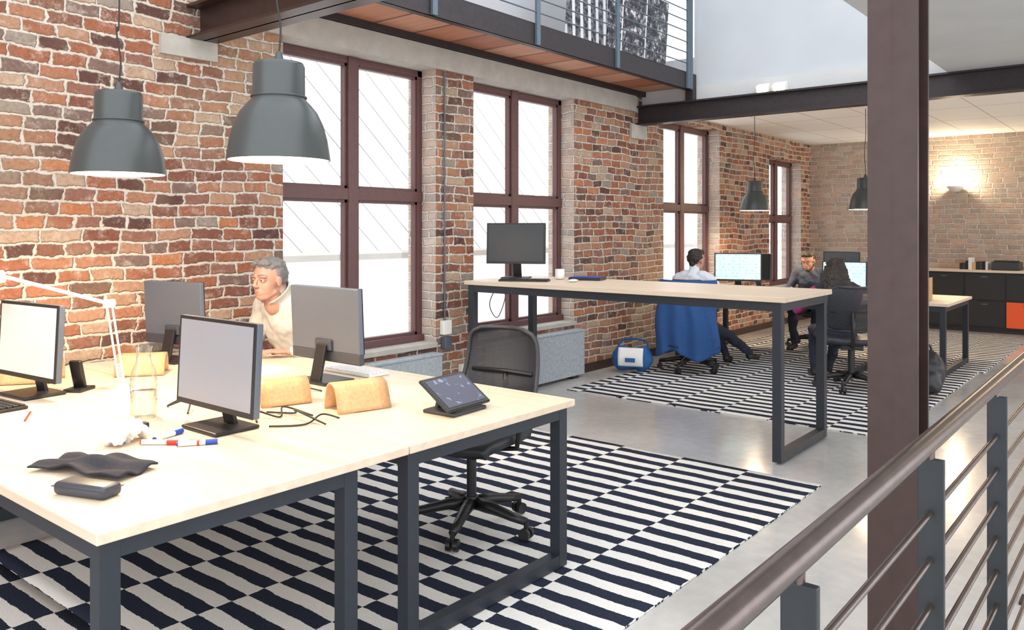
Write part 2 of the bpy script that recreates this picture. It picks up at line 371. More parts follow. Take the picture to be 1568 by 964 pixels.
def hand(b,wrist,dirv,up,side,skin,curl=.35,voxel=.0038):
    x=Vector(dirv).normalized(); z=Vector(up); z=(z-x*z.dot(x)).normalized(); y=z.cross(x)
    T=Matrix.Translation(wrist)@Matrix((x,y,z)).transposed().to_4x4()
    pr=[('e',(.0,0,0),(.028,.024,.019),skin),('e',(.045,0,0),(.05,.038,.014),skin),('e',(.06,0,-.002),(.036,.042,.013),skin),('e',(.03,side*.025,-.006),(.03,.016,.014),skin)]
    for i,L in enumerate((.066,.076,.070,.054)):
        yy=side*(.031-.0205*i); p=Vector((.088-.004*abs(i-1.2),yy,0)); a=-.1
        r=.0088 if i<3 else .0078; q=Vector((.05,yy*.8,0)); pr.append(('c',q,r,p,r,skin))
        for k,(fr,bd) in enumerate(((.45,curl*.8),(.31,curl),(.24,curl*.7))):
            a+=bd; n=p+Vector((math.cos(a)*L*fr,side*(.12-.09*i)*L*fr,-math.sin(a)*L*fr)); pr.append(('c',p,r,n,r*.93,skin)); p=n; r*=.93
    p=Vector((.022,side*.03,-.006)); n=p+Vector((.03,side*.022,-.008)); m=n+Vector((.028,side*.008,-.008))
    pr+= [('c',p,.012,n,.0105,skin),('c',n,.0105,m,.0085,skin)]
    organic(b,pr,voxel,T,smooth=2)

def head(b,T,skin,hair,style,voxel=.005,beard=False):
    pr=[('e',(-.012,0,.028),(.094,.076,.090),skin),('e',(.026,0,-.03),(.059,.058,.083),skin),('e',(.050,0,-.088),(.031,.033,.024),skin),
        ('c',(0.0,.045,-.064),.018,(.045,.022,-.090),.017,skin),('c',(0.0,-.045,-.064),.018,(.045,-.022,-.090),.017,skin),
        ('c',(.084,0,.012),.0078,(.104,0,-.024),.0105,skin),('e',(.094,.010,-.030),(.011,.0075,.0075),skin),('e',(.094,-.010,-.030),(.011,.0075,.0075),skin),
        ('c',(.070,-.047,.024),.009,(.080,-.014,.028),.010,skin),('c',(.070,.047,.024),.009,(.080,.014,.028),.010,skin),
        ('e',(.040,.034,-.030),(.030,.024,.038),skin),('e',(.040,-.034,-.030),(.030,.024,.038),skin),
        ('e',(.064,0,-.062),(.026,.032,.028),skin),
        ('e',(-.006,.078,-.006),(.019,.008,.031),skin),('e',(-.006,-.078,-.006),(.019,.008,.031),skin),
        ('c',(-.02,0,-.06),.054,(-.045,0,-.15),.056,skin)]
    organic(b,pr,voxel,T,smooth=5)
    o=b.T; b.T=o@T
    b.tube([(.076,-.025,-.0575),(.0875,-.010,-.0590),(.0885,0,-.0585),(.0875,.010,-.0590),(.076,.025,-.0575)],.003,'lip',8,rs=[.0015,.0032,.0030,.0032,.0015])
    b.tube([(.076,-.023,-.060),(.0860,-.009,-.0650),(.0868,0,-.0655),(.0860,.009,-.0650),(.076,.023,-.060)],.003,'lip',8,rs=[.0012,.0036,.0040,.0036,.0012])
    for sd in(1,-1):
        b.sph((.0725,sd*.031,.004),(.0098,.0130,.0064),'eyew',16,10); b.sph((.0800,sd*.031,.004),(.0034,.0050,.0050),'iris',12,8)
        b.tube([(.068,sd*.049,.006),(.0815,sd*.034,.0112),(.0805,sd*.018,.008)],.0044,skin,8)
        b.tube([(.068,sd*.047,-.001),(.0800,sd*.032,-.0050),(.0795,sd*.018,-.001)],.0032,skin,8)
        b.tube([(.070,sd*.052,.027),(.084,sd*.034,.034),(.088,sd*.014,.029)],.0030,hair,8)
    b.T=o
    if style=='short':
        hp=[('e',(-.020,0,.076),(.092,.077,.050),hair),('e',(-.054,0,.03),(.064,.078,.080),hair),('e',(-.026,.064,.036),(.044,.019,.040),hair),('e',(-.026,-.064,.036),(.044,.019,.040),hair),
            ('e',(.036,.018,.096),(.044,.045,.024),hair),('e',(.036,-.025,.094),(.042,.04,.024),hair),('c',(-.07,0,-.03),.043,(-.06,0,-.055),.036,hair),
            ('c',(-.004,.074,.03),.009,(.002,.075,.002),.006,hair),('c',(-.004,-.074,.03),.009,(.002,-.075,.002),.006,hair)]
        organic(b,hp,voxel,T,smooth=1,disp=.007,dscale=45)
        if beard: organic(b,[('c',(0,.05,-.062),.018,(.05,.022,-.096),.018,hair),('c',(0,-.05,-.062),.018,(.05,-.022,-.096),.018,hair),('e',(.058,0,-.100),(.029,.033,.020),hair)],voxel,T,1,.003,60)
    else:
        hp=[('e',(-.015,0,.074),(.104,.092,.062),hair),('e',(-.045,0,.01),(.085,.100,.100),hair),('l',[((-.06,0,.02),.07,.10),((-.09,0,-.10),.075,.13),((-.12,0,-.22),.07,.145),((-.13,0,-.34),.035,.10)],hair),
            ('c',(-.0,.078,.03),.030,(-.02,.105,-.14),.034,hair),('c',(-.0,-.078,.03),.030,(-.02,-.105,-.14),.034,hair)]
        organic(b,hp,voxel,T,smooth=1,disp=.012,dscale=22)

def person(name,loc,yaw,lean,top,skin='skin',hair='hairb',style='short',scale=1.0,hands=None,feet=None,hyaw=0,hpitch=.1,curl=.35,beard=False,collar=None,vox=.011,hz=.55,sleeve=None):
    b=B(name); b.T=Matrix.Scale(scale,4); sleeve=sleeve or top
    s=Vector((math.sin(lean),0,math.cos(lean))); P=Vector((0,0,hz)); f=Vector((math.cos(lean),0,-math.sin(lean)))
    def sp(t,o=0): return P+s*t+f*o
    pr=[('l',[(sp(-.10),.10,.15),(sp(-.03,-.01),.125,.175),(sp(.10,-.005),.118,.162),(sp(.22,.0),.118,.162),(sp(.34,.0),.128,.182),(sp(.43,-.01),.108,.172),(sp(.49,-.02),.072,.11)],top),
        ('c',sp(.465,-.015)+Vector((0,.09,0)),.064,sp(.43,-.01)+Vector((0,.178,0)),.066,top),('c',sp(.465,-.015)+Vector((0,-.09,0)),.064,sp(.43,-.01)+Vector((0,-.178,0)),.066,top),
        ('c',sp(.47,-.015),.060,sp(.56,.0),.052,skin),
        ('e',P+Vector((-.02,0,-.03)),(.15,.18,.11),'jeans')]
    wr=[]
    for i,sd in enumerate((1,-1)):
        sh=sp(.425,-.01)+Vector((0,sd*.185,0)); tg=hands[i]
        el,w=ik(sh,tg,.29,.255,(-.35,sd*.6,-.8)); wr.append((w,(w-el).normalized(),sd))
        pr+= [('c',sh,.064,el,.050,sleeve),('c',el,.050,w-(w-el).normalized()*.03,.036,sleeve),('c',w-(w-el).normalized()*.03,.024,w,.023,skin)]
    for i,sd in enumerate((1,-1)):
        hp=P+Vector((.02,sd*.09,-.04)); kn,an=ik(hp,feet[i],.43,.41,(.6,sd*.1,.8))
        fd=Vector((1,sd*.15,0)).normalized()
        pr+= [('c',hp,.088,kn,.060,'jeans'),('c',kn,.060,an,.042,'jeans'),('c',an+Vector((-.02,0,-.035)),.036,an+fd*.15+Vector((0,0,-.052)),.030,'shoe'),('c',an+fd*.06+Vector((0,0,-.045)),.038,an+fd*.17+Vector((0,0,-.055)),.028,'shoe')]
    organic(b,pr,vox,smooth=3,disp=.014,dscale=12)
    if collar:
        c0=sp(.475,-.012); c1=sp(.555,.012); ax=(c1-c0).normalized(); yv=Vector((0,1,0)); xv=yv.cross(ax).normalized()
        def cf(u,v):
            a=.35+u*(2*math.pi-.7); r=.080-.008*v+.012*max(0,v-.8)*5
            return c0+(c1-c0)*v+xv*math.cos(a)*r*1.05*(1 if math.cos(a)<0 else 1+.25*v)+yv*math.sin(a)*r
        b.grid(cf,30,6,collar,.008)
    for w,d,sd in wr:
        dd=Vector((d.x,d.y,max(min(d.z,.1),-.25))) 
        hand(b,w,dd,(0,0,1),-sd,skin,curl,.0038 if vox<.012 else .005)
    HT=Matrix.Translation(sp(.635,.035))@Matrix.Rotation(hyaw,4,'Z')@Matrix.Rotation(hpitch,4,'Y')
    head(b,HT,skin,hair,style,.004 if vox<.012 else .006,beard)
    return b.done(loc,yaw)

# ------------------------------------------------------------------ room shell
WY=4.85
ops=[(3.42,4.95,.55,2.87),(5.42,7.0,.55,2.87),(8.9,10.5,.55,2.87),(12.25,13.65,.60,2.62)]
b=B('wall_left'); x0=-3.5; th=.34
def wseg(a,c,z0,z1,mt='brick'): b.bx((a,WY,z0),(c,WY+th,z1),mt)
cur=x0
for (a,c,z0,z1) in ops:
    wseg(cur,a,0,2.87); wseg(a,c,0,z0)
    if z1<2.87: wseg(a,c,z1,2.87)
    cur=c
wseg(cur,14.4,0,2.87); wseg(x0,2.9,2.87,5.2); wseg(2.9,8.3,2.87,3.05,'concrete'); wseg(8.3,14.4,2.87,3.3)
b.bx((2.9,WY+.06,3.05),(8.45,WY+th,5.2),'plaster')
for (a,c,z0,z1) in ops:
    b.bx((c-.004,WY+.006,z0),(c+.01,WY+th-.005,z1),'brickw'); b.bx((a-.01,WY+.006,z0),(a+.004,WY+th-.005,z1),'brickw')
b.done()
b=B('trim_lintel'); b.bx((3.28,WY-.035,2.87),(8.2,WY+.0,3.05),'concrete'); b.done()
b=B('wall_back'); b.bx((14.05,-4,0),(14.4,WY,3.3),'brickt'); b.done()
b=B('floor'); b.bx((-4,-4.5,-.12),(14.4,5.2,0),'floor'); b.done()
b=B('ceiling'); b.bx((8.40,-4,2.95),(14.1,WY,3.10),'ceil'); b.done()
b=B('ceiling_soffit'); b.bx((2.93,-3.5,2.94),(8.22,1.6,3.16),'conclight'); b.done()
b=B('wall_mezzanine'); b.bx((8.38,-4,2.945),(8.62,WY,3.12),'conclight'); b.bx((8.42,-4,3.12),(8.62,4.2,5.2),'plaster'); b.bx((8.42,4.2,3.12),(8.62,WY,3.45),'plaster'); b.done()
b=B('baseboard_left')
for a,c in ((-3.5,3.5),(4.9,5.5),(7.05,14.0)): b.bx((a,WY-.02,0),(c,WY,.09),'steelb')
b.done()
b=B('trim_bearing_pad'); b.bx((2.52,WY-.03,2.60),(2.90,WY+.0,2.72),'concrete'); b.bx((8.1,WY-.03,2.56),(8.45,WY+.0,2.72),'concrete'); b.done()
for i,(a,c,z0,z1) in enumerate(ops):
    b=B('window_%d'%(i+1)); y0,y1=WY+.17,WY+.24; fw=.055
    b.bx((a,y0,z0),(a+fw,y1,z1),'winframe',.004); b.bx((c-fw,y0,z0),(c,y1,z1),'winframe',.004)
    b.bx((a,y0,z1-fw),(c,y1,z1),'winframe',.004); b.bx((a,y0-.03,z0),(c,y1,z0+.07),'winframe',.004)
    tz=z0+(z1-z0)*.535; b.bx((a,y0-.01,tz-.045),(c,y1,tz+.045),'winframe',.004)
    mx_=(a+c)/2; b.bx((mx_-.05,y0-.015,z0),(mx_+.05,y1,z1),'winframe',.004)
    for (u0,u1) in ((a+fw,mx_-.05),(mx_+.05,c-fw)):
        for (w0,w1) in ((z0+.07,tz-.045),(tz+.045,z1-fw)):
            k=.022
            b.bx((u0,y0+.01,w0),(u0+k,y1-.01,w1),'winframe'); b.bx((u1-k,y0+.01,w0),(u1,y1-.01,w1),'winframe')
            b.bx((u0,y0+.01,w0),(u1,y1-.01,w0+k),'winframe'); b.bx((u0,y0+.01,w1-k),(u1,y1-.01,w1),'winframe')
            b.bx((u0+k,y0+.04,w0+k),(u1-k,y0+.045,w1-k),'glass')
    b.done()
    b=B('window_sill'); b.bx((a,WY-.02,z0-.03),(c,WY+.2,z0+.012),'concrete',.004); b.done()
b=B('neighbor_roof'); b.raw([(-6,8.2,-1),(34,8.2,-1),(34,9.4,9),(-6,9.4,9)],[[0,1,2,3]],'slate_glow')
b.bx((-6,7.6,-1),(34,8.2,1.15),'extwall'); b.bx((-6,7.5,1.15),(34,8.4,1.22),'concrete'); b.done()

def ibeam(b,x,y0,y1,z0,z1,w,mat):
    b.bx((x-w/2,y0,z0),(x+w/2,y1,z0+.018),mat); b.bx((x-w/2,y0,z1-.018),(x+w/2,y1,z1),mat); b.bx((x-.007,y0,z0),(x+.007,y1,z1),mat)
b=B('steel_beam'); ibeam(b,2.80,-3.5,WY-.002,2.72,2.94,.20,'steelb'); b.done()
b=B('steel_beam'); ibeam(b,8.3,-4,WY-.002,2.72,2.94,.15,'steel'); b.done()
b=B('steel_column'); cx,cy=2.86,.70; w=.15
b.bx((cx-w/2,cy-w/2,0),(cx-w/2+.014,cy+w/2,2.72),'steelb'); b.bx((cx+w/2-.014,cy-w/2,0),(cx+w/2,cy+w/2,2.72),'steelb'); b.bx((cx-w/2,cy-.006,0),(cx+w/2,cy+.006,2.72),'steelb')
b.bx((cx-.12,cy-.12,0),(cx+.12,cy+.12,.015),'steelb'); b.done()

b=B('mezzanine_walkway'); b.bx((2.94,4.2,3.11),(8.37,4.81,3.15),'planks'); b.bx((2.94,4.15,3.055),(8.37,4.165,3.24),'steel'); b.bx((2.94,4.15,3.055),(8.37,4.22,3.067),'steel'); b.bx((2.94,4.15,3.228),(8.37,4.22,3.24),'steel')
b.bx((2.94,4.79,3.055),(8.37,WY-.003,3.15),'steel')
b.bx((8.28,4.15,2.945),(8.37,4.24,3.055),'steel'); b.done()
b=B('mezzanine_railing')
for px in (3.0,4.2,5.43,6.69,8.15):
    b.bx((px-.025,4.125,3.06),(px+.025,4.148,4.25),'steelg')
for k in range(8): b.cyl((2.95,4.136,3.33+k*.115),(8.2,4.136,3.33+k*.115),.007,'steelg',seg=8)
b.cyl((2.95,4.136,4.27),(8.2,4.136,4.27),.02,'steelg')
b.bx((8.18,4.125,3.06),(8.24,4.148,4.3),'steelg'); b.done()
R=Matrix.Rotation(.06,3,'X')
b=B('leaning_photo_board'); b.box((7.50,4.38,3.585),(1.2,.02,.86),'print',rot=R); b.done()
b=B('leaning_photo_board'); b.box((6.50,4.36,3.595),(.66,.02,.88),'print2',rot=R); b.done()
b=B('roof_joist'); b.bx((-2,2.70,4.7),(8.4,2.80,4.9),'steelb'); b.done()
b=B('roof_joist'); b.bx((-2,3.64,4.7),(8.4,3.74,4.9),'steelb'); b.done()

def rug(x0,x1,y0,y1):
    b=B('striped_rug'); 
    def fn(u,v):
        x=x0+(x1-x0)*u; y=y0+(y1-y0)*v; return (x,y,.008+.002*noise.noise(Vector((x*3,y*3,0))))
    b.grid(fn,60,40,'tmp_rug',.008); return b
for k,(x0,x1,y0,y1) in enumerate([(1.40,4.9,1.62,4.3),(-2.1,1.398,1.62,4.3),(6.29,9.79,1.6,4.45),(9.80,13.3,1.55,4.45)]):
    M['tmp_rug']=rug_mat('rug_%d'%k,x0,y0,.45,.075,'Y'); rug(x0,x1,y0,y1).done()

# ------------------------------------------------------------------ furniture
def table(name,x0,x1,y0,y1,h,lx=None,th=.03,leg=.055):
    b=B(name); b.bx((x0,y0,h-th),(x1,y1,h),'birch',.003)
    lx=lx or (x0+.02,x1-.02-leg); zt=h-th; z0=.0125
    for y in (y0+.03,y1-.03-leg):
        for x in lx: b.bx((x,y,z0),(x+leg,y+leg,zt),'frame',.002)
        b.bx((lx[0]+leg,y+.002,zt-leg),(lx[1],y+leg-.002,zt-.001),'frame'); b.bx((lx[0]+leg,y+.002,z0),(lx[1],y+leg-.002,z0+leg),'frame')
    for x in lx: b.bx((x+.002,y0+.03+leg,zt-leg),(x+leg-.002,y1-.03-leg,zt-.001),'frame')
    return b.done()
H=.755
table('office_desk',.925,1.997,2.09,4.80,H,lx=(.945,1.735))
table('office_desk',2.003,3.02,2.09,4.80,H,lx=(2.02,2.945))
table('standing_height_table',5.13,6.06,1.93,4.70,1.08,leg=.06,th=.035)
table('office_desk',8.65,10.05,2.52,4.6,H); table('office_desk',9.2,10.45,1.78,2.50,H)

def monitor(name,loc,yaw,scr,zb=.08,w=.52,h=.33,back='grey',stand='black',tilt=.05,basew=.24,chin=False):
    b=B(name); T=Matrix.Translation((0,0,zb+h/2))@Matrix.Rotation(-tilt,4,'Y'); b.T=T
    b.box((-.012,0,0),(.028,w,h),'black' if back=='black' else back,.005)
    b.box((.0035,0,0),(.004,w,h),'black',.001)
    b.box((.0062,0,.004),(.002,w-.03,h-.035),scr)
    b.box((-.030,0,-h*.40),(.022,w*.24,h*.18),back if not chin else 'greyd',.008)
    if chin: b.box((-.013,0,-h/2-.025),(.03,w,.055),'greyd',.005)
    b.T=Matrix.Identity(4)
    b.box((-.056,0,zb/2+.015),(.018,.075,zb+.04),stand,.004,rot=Matrix.Rotation(.22,3,'Y'))
    b.box((-.02,0,.0085),(.19,basew,.014),stand,.006)
    return b.done(loc,yaw)
PI=math.pi
monitor('computer_monitor',(1.70,2.84,H),PI,'scr_w',zb=.075,w=.53,h=.345)
monitor('computer_monitor',(1.50,4.08,H),PI+.1,'scr_l',zb=.08,w=.52,h=.345)
monitor('computer_monitor',(2.60,3.31,H),0,'scr_w',zb=.155,w=.535,h=.32,chin=True)
monitor('computer_monitor',(2.44,4.50,H),.22,'scr_w',zb=.15,w=.46,h=.31,chin=True)
monitor('computer_monitor',(5.60,4.51,1.081),PI+.45,'scr_k',zb=.13,w=.53,h=.36,back='black')
monitor('computer_monitor',(9.1,3.98,H),PI+.35,'scr_on',zb=.15,w=.54,h=.33,back='black')
monitor('computer_monitor',(9.50,3.93,H),PI-.35,'scr_k',zb=.15,w=.46,h=.32,back='black')
monitor('computer_monitor',(9.20,2.80,H),PI+.2,'scr_on',zb=.10,w=.46,h=.31,back='black')
monitor('computer_monitor',(9.75,3.0,H),PI+.2,'scr_k',zb=.17,w=.4,h=.33,back='black')

def chair(name,loc,yaw,backh=.97,seat='dgrey',arms=True):
    b=B(name)
    b.cyl((0,0,.10),(0,0,.16),.045,'black',.035); b.cyl((0,0,.15),(0,0,.40),.025,'black')
    for k in range(5):
        a=2*PI*k/5+.35; c,s_=math.cos(a),math.sin(a)
        b.tube([(c*.03,s_*.03,.125),(c*.12,s_*.12,.12),(c*.24,s_*.24,.095),(c*.32,s_*.32,.085)],.02,'black',8,rs=[.032,.029,.024,.020])
        for o in(-.018,.018):
            p=Vector((c*.32,s_*.32,.029)); q=Vector((-s_,c,0)); b.cyl(p+q*(o-.011),p+q*(o+.011),.029,'black',seg=18)
        b.cyl((c*.32,s_*.32,.03),(c*.32,s_*.32,.09),.012,'black')
    b.box((-.02,0,.40),(.26,.2,.05),'black',.01)
    def seatf(u,v):
        x=(u-.5)*.48; y=(v-.5)*.50; k=(abs(u-.5)*2)**4+(abs(v-.5)*2)**4
        sc=1-.09*min(1,k/1.6); return (x*sc,y*sc,.485-.03*max(0,(u-.5)*2)**3+.02*abs((v-.5)*2)**3-.02*max(0,k-.9))
    b.grid(seatf,20,20,seat,.055)
    zb0=.56
    def bk(u,v):
        t=(v)*1.0; wid=.245*(1-.14*t)*(1-.35*abs(2*v-1)**9); y=(u-.5)*2*wid; z=zb0+(backh-zb0)*v
        return (-.235-.05*math.sin(v*2.6)+.055*((u-.5)*2)**2-.07*v,y,z)
    b.grid(bk,18,18,'mesh')
    out=[bk(i/20,0) for i in range(21)]+[bk(1,i/20) for i in range(1,21)]+[bk(1-i/20,1) for i in range(1,21)]+[bk(0,1-i/20) for i in range(1,21)]
    b.tube(out,.012,'dgrey',8)
    b.tube([(-.12,0,.41),(-.25,0,.42),(-.31,0,.52),(-.315,0,.60),bk(.5,.45)],.018,'black',8)
    b.tube([bk(.08,.45),(-.30,0,zb0+(backh-zb0)*.45),bk(.92,.45)],.012,'black',8)
    if arms:
        for sd in(1,-1):
            b.tube([(-.02,sd*.12,.41),(-.02,sd*.26,.43),(-.03,sd*.275,.56),(-.03,sd*.275,.64)],.014,'black',8); b.box((.0,sd*.275,.655),(.24,.07,.028),'black',.012,seg=3)
    return b.done(loc,yaw)
chair('office_chair',(3.07,2.76,.0125),PI+.1,.975)
chair('office_chair',(3.29,4.40,.0125),PI,.76,arms=False)
chair('office_chair',(7.98,4.03,.0125),.35)
chair('office_chair',(8.02,2.38,.0125),.35)
chair('office_chair',(10.55,3.6,.0125),PI)

person('seated_man',(3.24,4.32,.0),PI+.12,.44,'cream',hair='hairg',scale=1.09,hands=[(.31,.17,.722),(.40,-.06,.722)],feet=[(.45,.12,.10),(.38,-.13,.10)],hyaw=.06,hpitch=.03,collar='creamd',vox=.009)
person('seated_man',(8.02,4.02,0),.0,.10,'shirtw',hands=[(.52,.16,.80),(.48,-.14,.80)],feet=[(.60,-.12,.10),(.72,-.34,.13)],hyaw=-.2,hpitch=.05,vox=.011)
person('seated_man',(10.50,3.55,0),PI,.40,'denim',skin='skin2',beard=True,hands=[(.46,.14,.775),(.46,-.14,.775)],feet=[(.38,.14,.10),(.42,-.12,.10)],hpitch=.35,vox=.011)
person('seated_woman',(8.08,2.52,0),.45,.20,'navy',style='long',scale=.95,hands=[(.40,.40,.82),(.53,-.12,.82)],feet=[(.42,.18,.11),(.62,.0,.11)],hpitch=.15,vox=.011,sleeve='magenta')

b=B('draped_coat')
def coat(u,v):
    a=(u-.5)*2; z=1.0-.80*v; y=a*(.29+.05*v)+.012*math.sin(v*9+a*3); x=-.345-.055*(1-a*a)-.02*v+.022*math.sin(a*11+v*3)*(.3+v)-(.03*math.sin(v*3))
    if v<.06: x+=.10*(1-v/.06); z=1.0-.8*.06*1+.02
    x+=.13*abs(a)**3*(1-v*.4)
    if v>.9: z+=.05*math.sin(a*4)
    return (x,y,z)
b.grid(coat,40,36,'bluecoat',.012); b.done((7.98,4.03,.0125),.35)

def pendant(loc,ztop,D=.40,Hh=.39,E=45):
    b=B('pendant_lamp'); r=D/2
    prof=[(.0,1),(.05,1),(.094,.985),(.100,.95),(.101,.66),(.106,.61),(.125,.56),(.150,.48),(.172,.36),(.187,.22),(.196,.08),(.2,.0)]
    b.lathe([(rr*r/.2,z*Hh) for rr,z in prof],(0,0,0),'lampshade')
    b.lathe([(p[0]*r/.2*.965,p[1]*Hh*.985) for p in prof][::-1],(0,0,.0),'shadein'); b.lathe([(r,0),(r*.965,0)],(0,0,0),'lampshade')
    for zz in (.60,.64): b.lathe([(.1065*r/.2,zz*Hh-.004),(.110*r/.2,zz*Hh),(.1065*r/.2,zz*Hh+.004)],(0,0,0),'lampshade')
    b.sph((0,0,Hh*.42),(.045,.045,.055),'bulb'); b.cyl((0,0,Hh*.5),(0,0,Hh*.9),.025,'white'); b.cyl((0,0,Hh),(0,0,Hh+.04),.022,'lampshade',.01)
    zc=ztop-loc[2]; b.curve([(0,0,Hh+.03),(.012,.006,Hh+.14),(-.004,.012,Hh+.28),(.004,0,Hh+.5),(0,0,zc)],.004,'cable',40)
    o=b.done(loc)
    L=bpy.data.lights.new('pendant_bulb_light','POINT'); L.energy=E; L.color=(1,.76,.50); L.shadow_soft_size=.05
    lo=bpy.data.objects.new('bulb_light',L); S.collection.objects.link(lo); lo.parent=o; lo.location=(0,0,Hh*.2)
pendant((1.92,2.75,1.79),4.70,E=22); pendant((1.73,3.69,1.765),4.70,Hh=.375,E=90)
pendant((10.0,4.15,1.75),2.95,.38,.38,60); pendant((10.2,2.86,1.75),2.95,.38,.38,60)

b=B('guard_railing'); ry=.44
b.cyl((.2,ry,1.028),(6.4,ry,1.028),.0225,'rail',seg=28)
for px in (.37,1.232,2.09,3.0,3.9,4.8,5.7):
    b.bx((px-.008,ry-.028,0),(px+.008,ry+.028,.985),'postg',.002); b.bx((px-.05,ry-.05,0),(px+.05,ry+.05,.01),'postg'); b.cyl((px,ry,.98),(px,ry,1.02),.008,'rail')
for k in range(8): b.cyl((.2,ry,.86-k*.108),(6.4,ry,.86-k*.108),.0075,'rail',seg=12)
b.done()

for a,c in((3.55,4.88),(5.55,6.98)):
    b=B('radiator_cover'); b.bx((a,WY-.14,.03),(c,WY-.025,.47),'stone',.006); b.bx((a-.01,WY-.145,.47),(c+.01,WY-.021,.49),'stone',.004); b.bx((a+.1,WY-.13,0),(a+.2,WY-.05,.03),'steel'); b.bx((c-.2,WY-.13,0),(c-.1,WY-.05,.03),'steel'); b.done()
b=B('socket_box'); b.bx((4.99,WY-.05,.62),(5.09,WY,.74),'white',.005); b.bx((5.0,WY-.06,.50),(5.08,WY,.60),'grey',.005); b.bx((5.22,WY-.05,.18),(5.36,WY,.34),'white',.005); b.cyl((5.03,WY-.02,.74),(5.03,WY-.02,2.86),.008,'grey',seg=8); b.done()
b=B('table_cable_tray'); b.curve([(5.6,4.72,1.02),(5.5,4.73,.85),(5.62,4.74,.72),(5.72,4.73,.9),(5.66,4.73,.98)],.004,'cable'); b.box((5.75,4.728,1.02),(.3,.05,.04),'white',.005); b.done()

def ply_stand(loc,yaw,w=.24,h=.085,d=.15):
    b=B('plywood_laptop_stand')
    prof=[(-d/2,0),(-d/2+.01,h*.55),(-d/2+.025,h*.88),(-d/2+.05,h),(d/2-.065,h*.98),(d/2-.045,h*.90),(d/2-.03,h*.7),(d/2,0)]
    pts=[]
    for i in range(len(prof)-1):
        for k in range(5): u=k/5; pts.append((prof[i][0]*(1-u)+prof[i+1][0]*u,prof[i][1]*(1-u)+prof[i+1][1]*u))
    pts.append(prof[-1]); n=len(pts)-1
    b.grid(lambda u,v:(pts[round(v*n)][0],(u-.5)*w,pts[round(v*n)][1]+.002),4,n,'ply',.008)
    b.done(loc,yaw)
ply_stand((2.28,2.70,H),-1.85,.24,.11,.14); ply_stand((2.14,3.04,H),-1.9,.22,.10,.13); ply_stand((1.64,4.44,H),-2.2,.28,.11); ply_stand((2.10,4.22,H),-2.2,.24,.10)

b=B('tablet_dock'); th_=math.radians(-55.5); Rm=Matrix.Rotation(th_,3,'Y'); nrm=Rm@Vector((1,0,0)); cc0=Vector((0,0,.080))
b.box(cc0,(.014,.28,.195),'black',.006,rot=Rm); b.box(cc0+nrm*.0075,(.002,.245,.16),'scr_t',rot=Rm)
b.box((.0,0,.008),(.17,.22,.016),'dgrey',.006); b.box((-.045,0,.05),(.02,.12,.085),'dgrey',.006,rot=Matrix.Rotation(.25,3,'Y')); b.done((2.51,2.35,H),-PI/2+.06)

b=B('desk_lamp'); b.lathe([(0,.016),(.075,.014),(.085,.004),(.085,0),(0,0)],(0,0,0),'white'); e=Vector((-.03,.07,.415)); hd=Vector((-.36,.40,.545))
for o in(-.012,.012): b.cyl((o,0,.02),e+Vector((o,0,0)),.005,'white',seg=10); b.cyl(e+Vector((o,0,0)),hd+Vector((o,0,0)),.005,'white',seg=10)
b.cyl((-.02,0,.025),(.02,0,.025),.018,'white'); b.cyl(e-Vector((.022,0,0)),e+Vector((.022,0,0)),.02,'white')
for k in range(10): 
    p=Vector((0,0,.05))+(e-Vector((0,0,.05)))*(.04+.02*k); b.cyl(p,p+Vector((0,0,.004)),.009,'white',seg=10)
b.cyl(hd,hd+Vector((-.05,.04,-.01)),.03,'white'); b.lathe([(.028,.05),(.045,.03),(.075,-.05),(.078,-.055),(.07,-.05),(.04,.03)],hd+Vector((-.08,.06,-.03)),'white',28); b.done((1.80,3.80,H))

b=B('glass_carafe'); b.lathe([(0,.004),(.048,.003),(.052,.02),(.052,.15),(.046,.19),(.030,.225),(.027,.26),(.034,.29)],(0,0,0),'cglass'); b.lathe([(0,.006),(.049,.006),(.049,.11),(0,.11)],(0,0,0),'cglass'); b.done((1.62,3.24,H))
b=B('crumpled_paper'); organic(b,[('e',(0,0,.03),(.075,.05,.03),'paper'),('e',(.05,.03,.025),(.05,.04,.025),'paper')],.005,None,1,.03,28); ob=b.done((1.38,2.90,H+.012))
def marker(loc,yaw,cap):
    b=B('marker_pen'); b.cyl((-.06,0,.009),(.03,0,.009),.009,'white',seg=14); b.cyl((.03,0,.009),(.07,0,.009),.0095,cap,seg=14); b.cyl((-.066,0,.009),(-.06,0,.009),.0075,cap,seg=14); b.done(loc,yaw)
marker((1.45,2.79,H+.001),-.9,'redp'); marker((1.53,2.68,H+.001),-.6,'bluep'); marker((1.50,2.73,H+.001),-1.0,'redp'); marker((1.52,2.86,H+.001),.3,'bluep')
b=B('folded_scarf')
b.grid(lambda u,v:((u-.5)*.16*(1+.15*math.sin(v*7)),(v-.5)*.36,.012+.012*math.sin(u*9+v*6)*math.sin(u*PI)+.018*math.sin(v*PI)*(.5+.5*math.sin(v*13+u*2))),24,34,'navy',.006); b.done((1.17,2.66,H+.007),.35)
b=B('spectacles_case'); b.box((0,0,.019),(.075,.19,.038),'greyd',.015,seg=4); b.box((0,0,.026),(.077,.192,.003),'dgrey',.001); b.done((1.05,2.43,H),.35)
b=B('desk_phone'); b.box((0,0,.008),(.12,.09,.016),'black',.005); b.box((.01,0,.075),(.022,.06,.15),'black',.008,rot=Matrix.Rotation(.3,3,'Y'),seg=3); b.done((1.70,4.02,H),PI+.6)
def keyboard(loc,yaw,mt='black'):
    b=B('computer_keyboard'); b.box((0,0,.008),(.14,.42,.014),mt,.004)
    for r in range(5):
        for k in range(15): b.box((-.052+r*.026,-.19+k*.027,.018),(.021,.022,.006),mt,.002)
    b.done(loc,yaw)
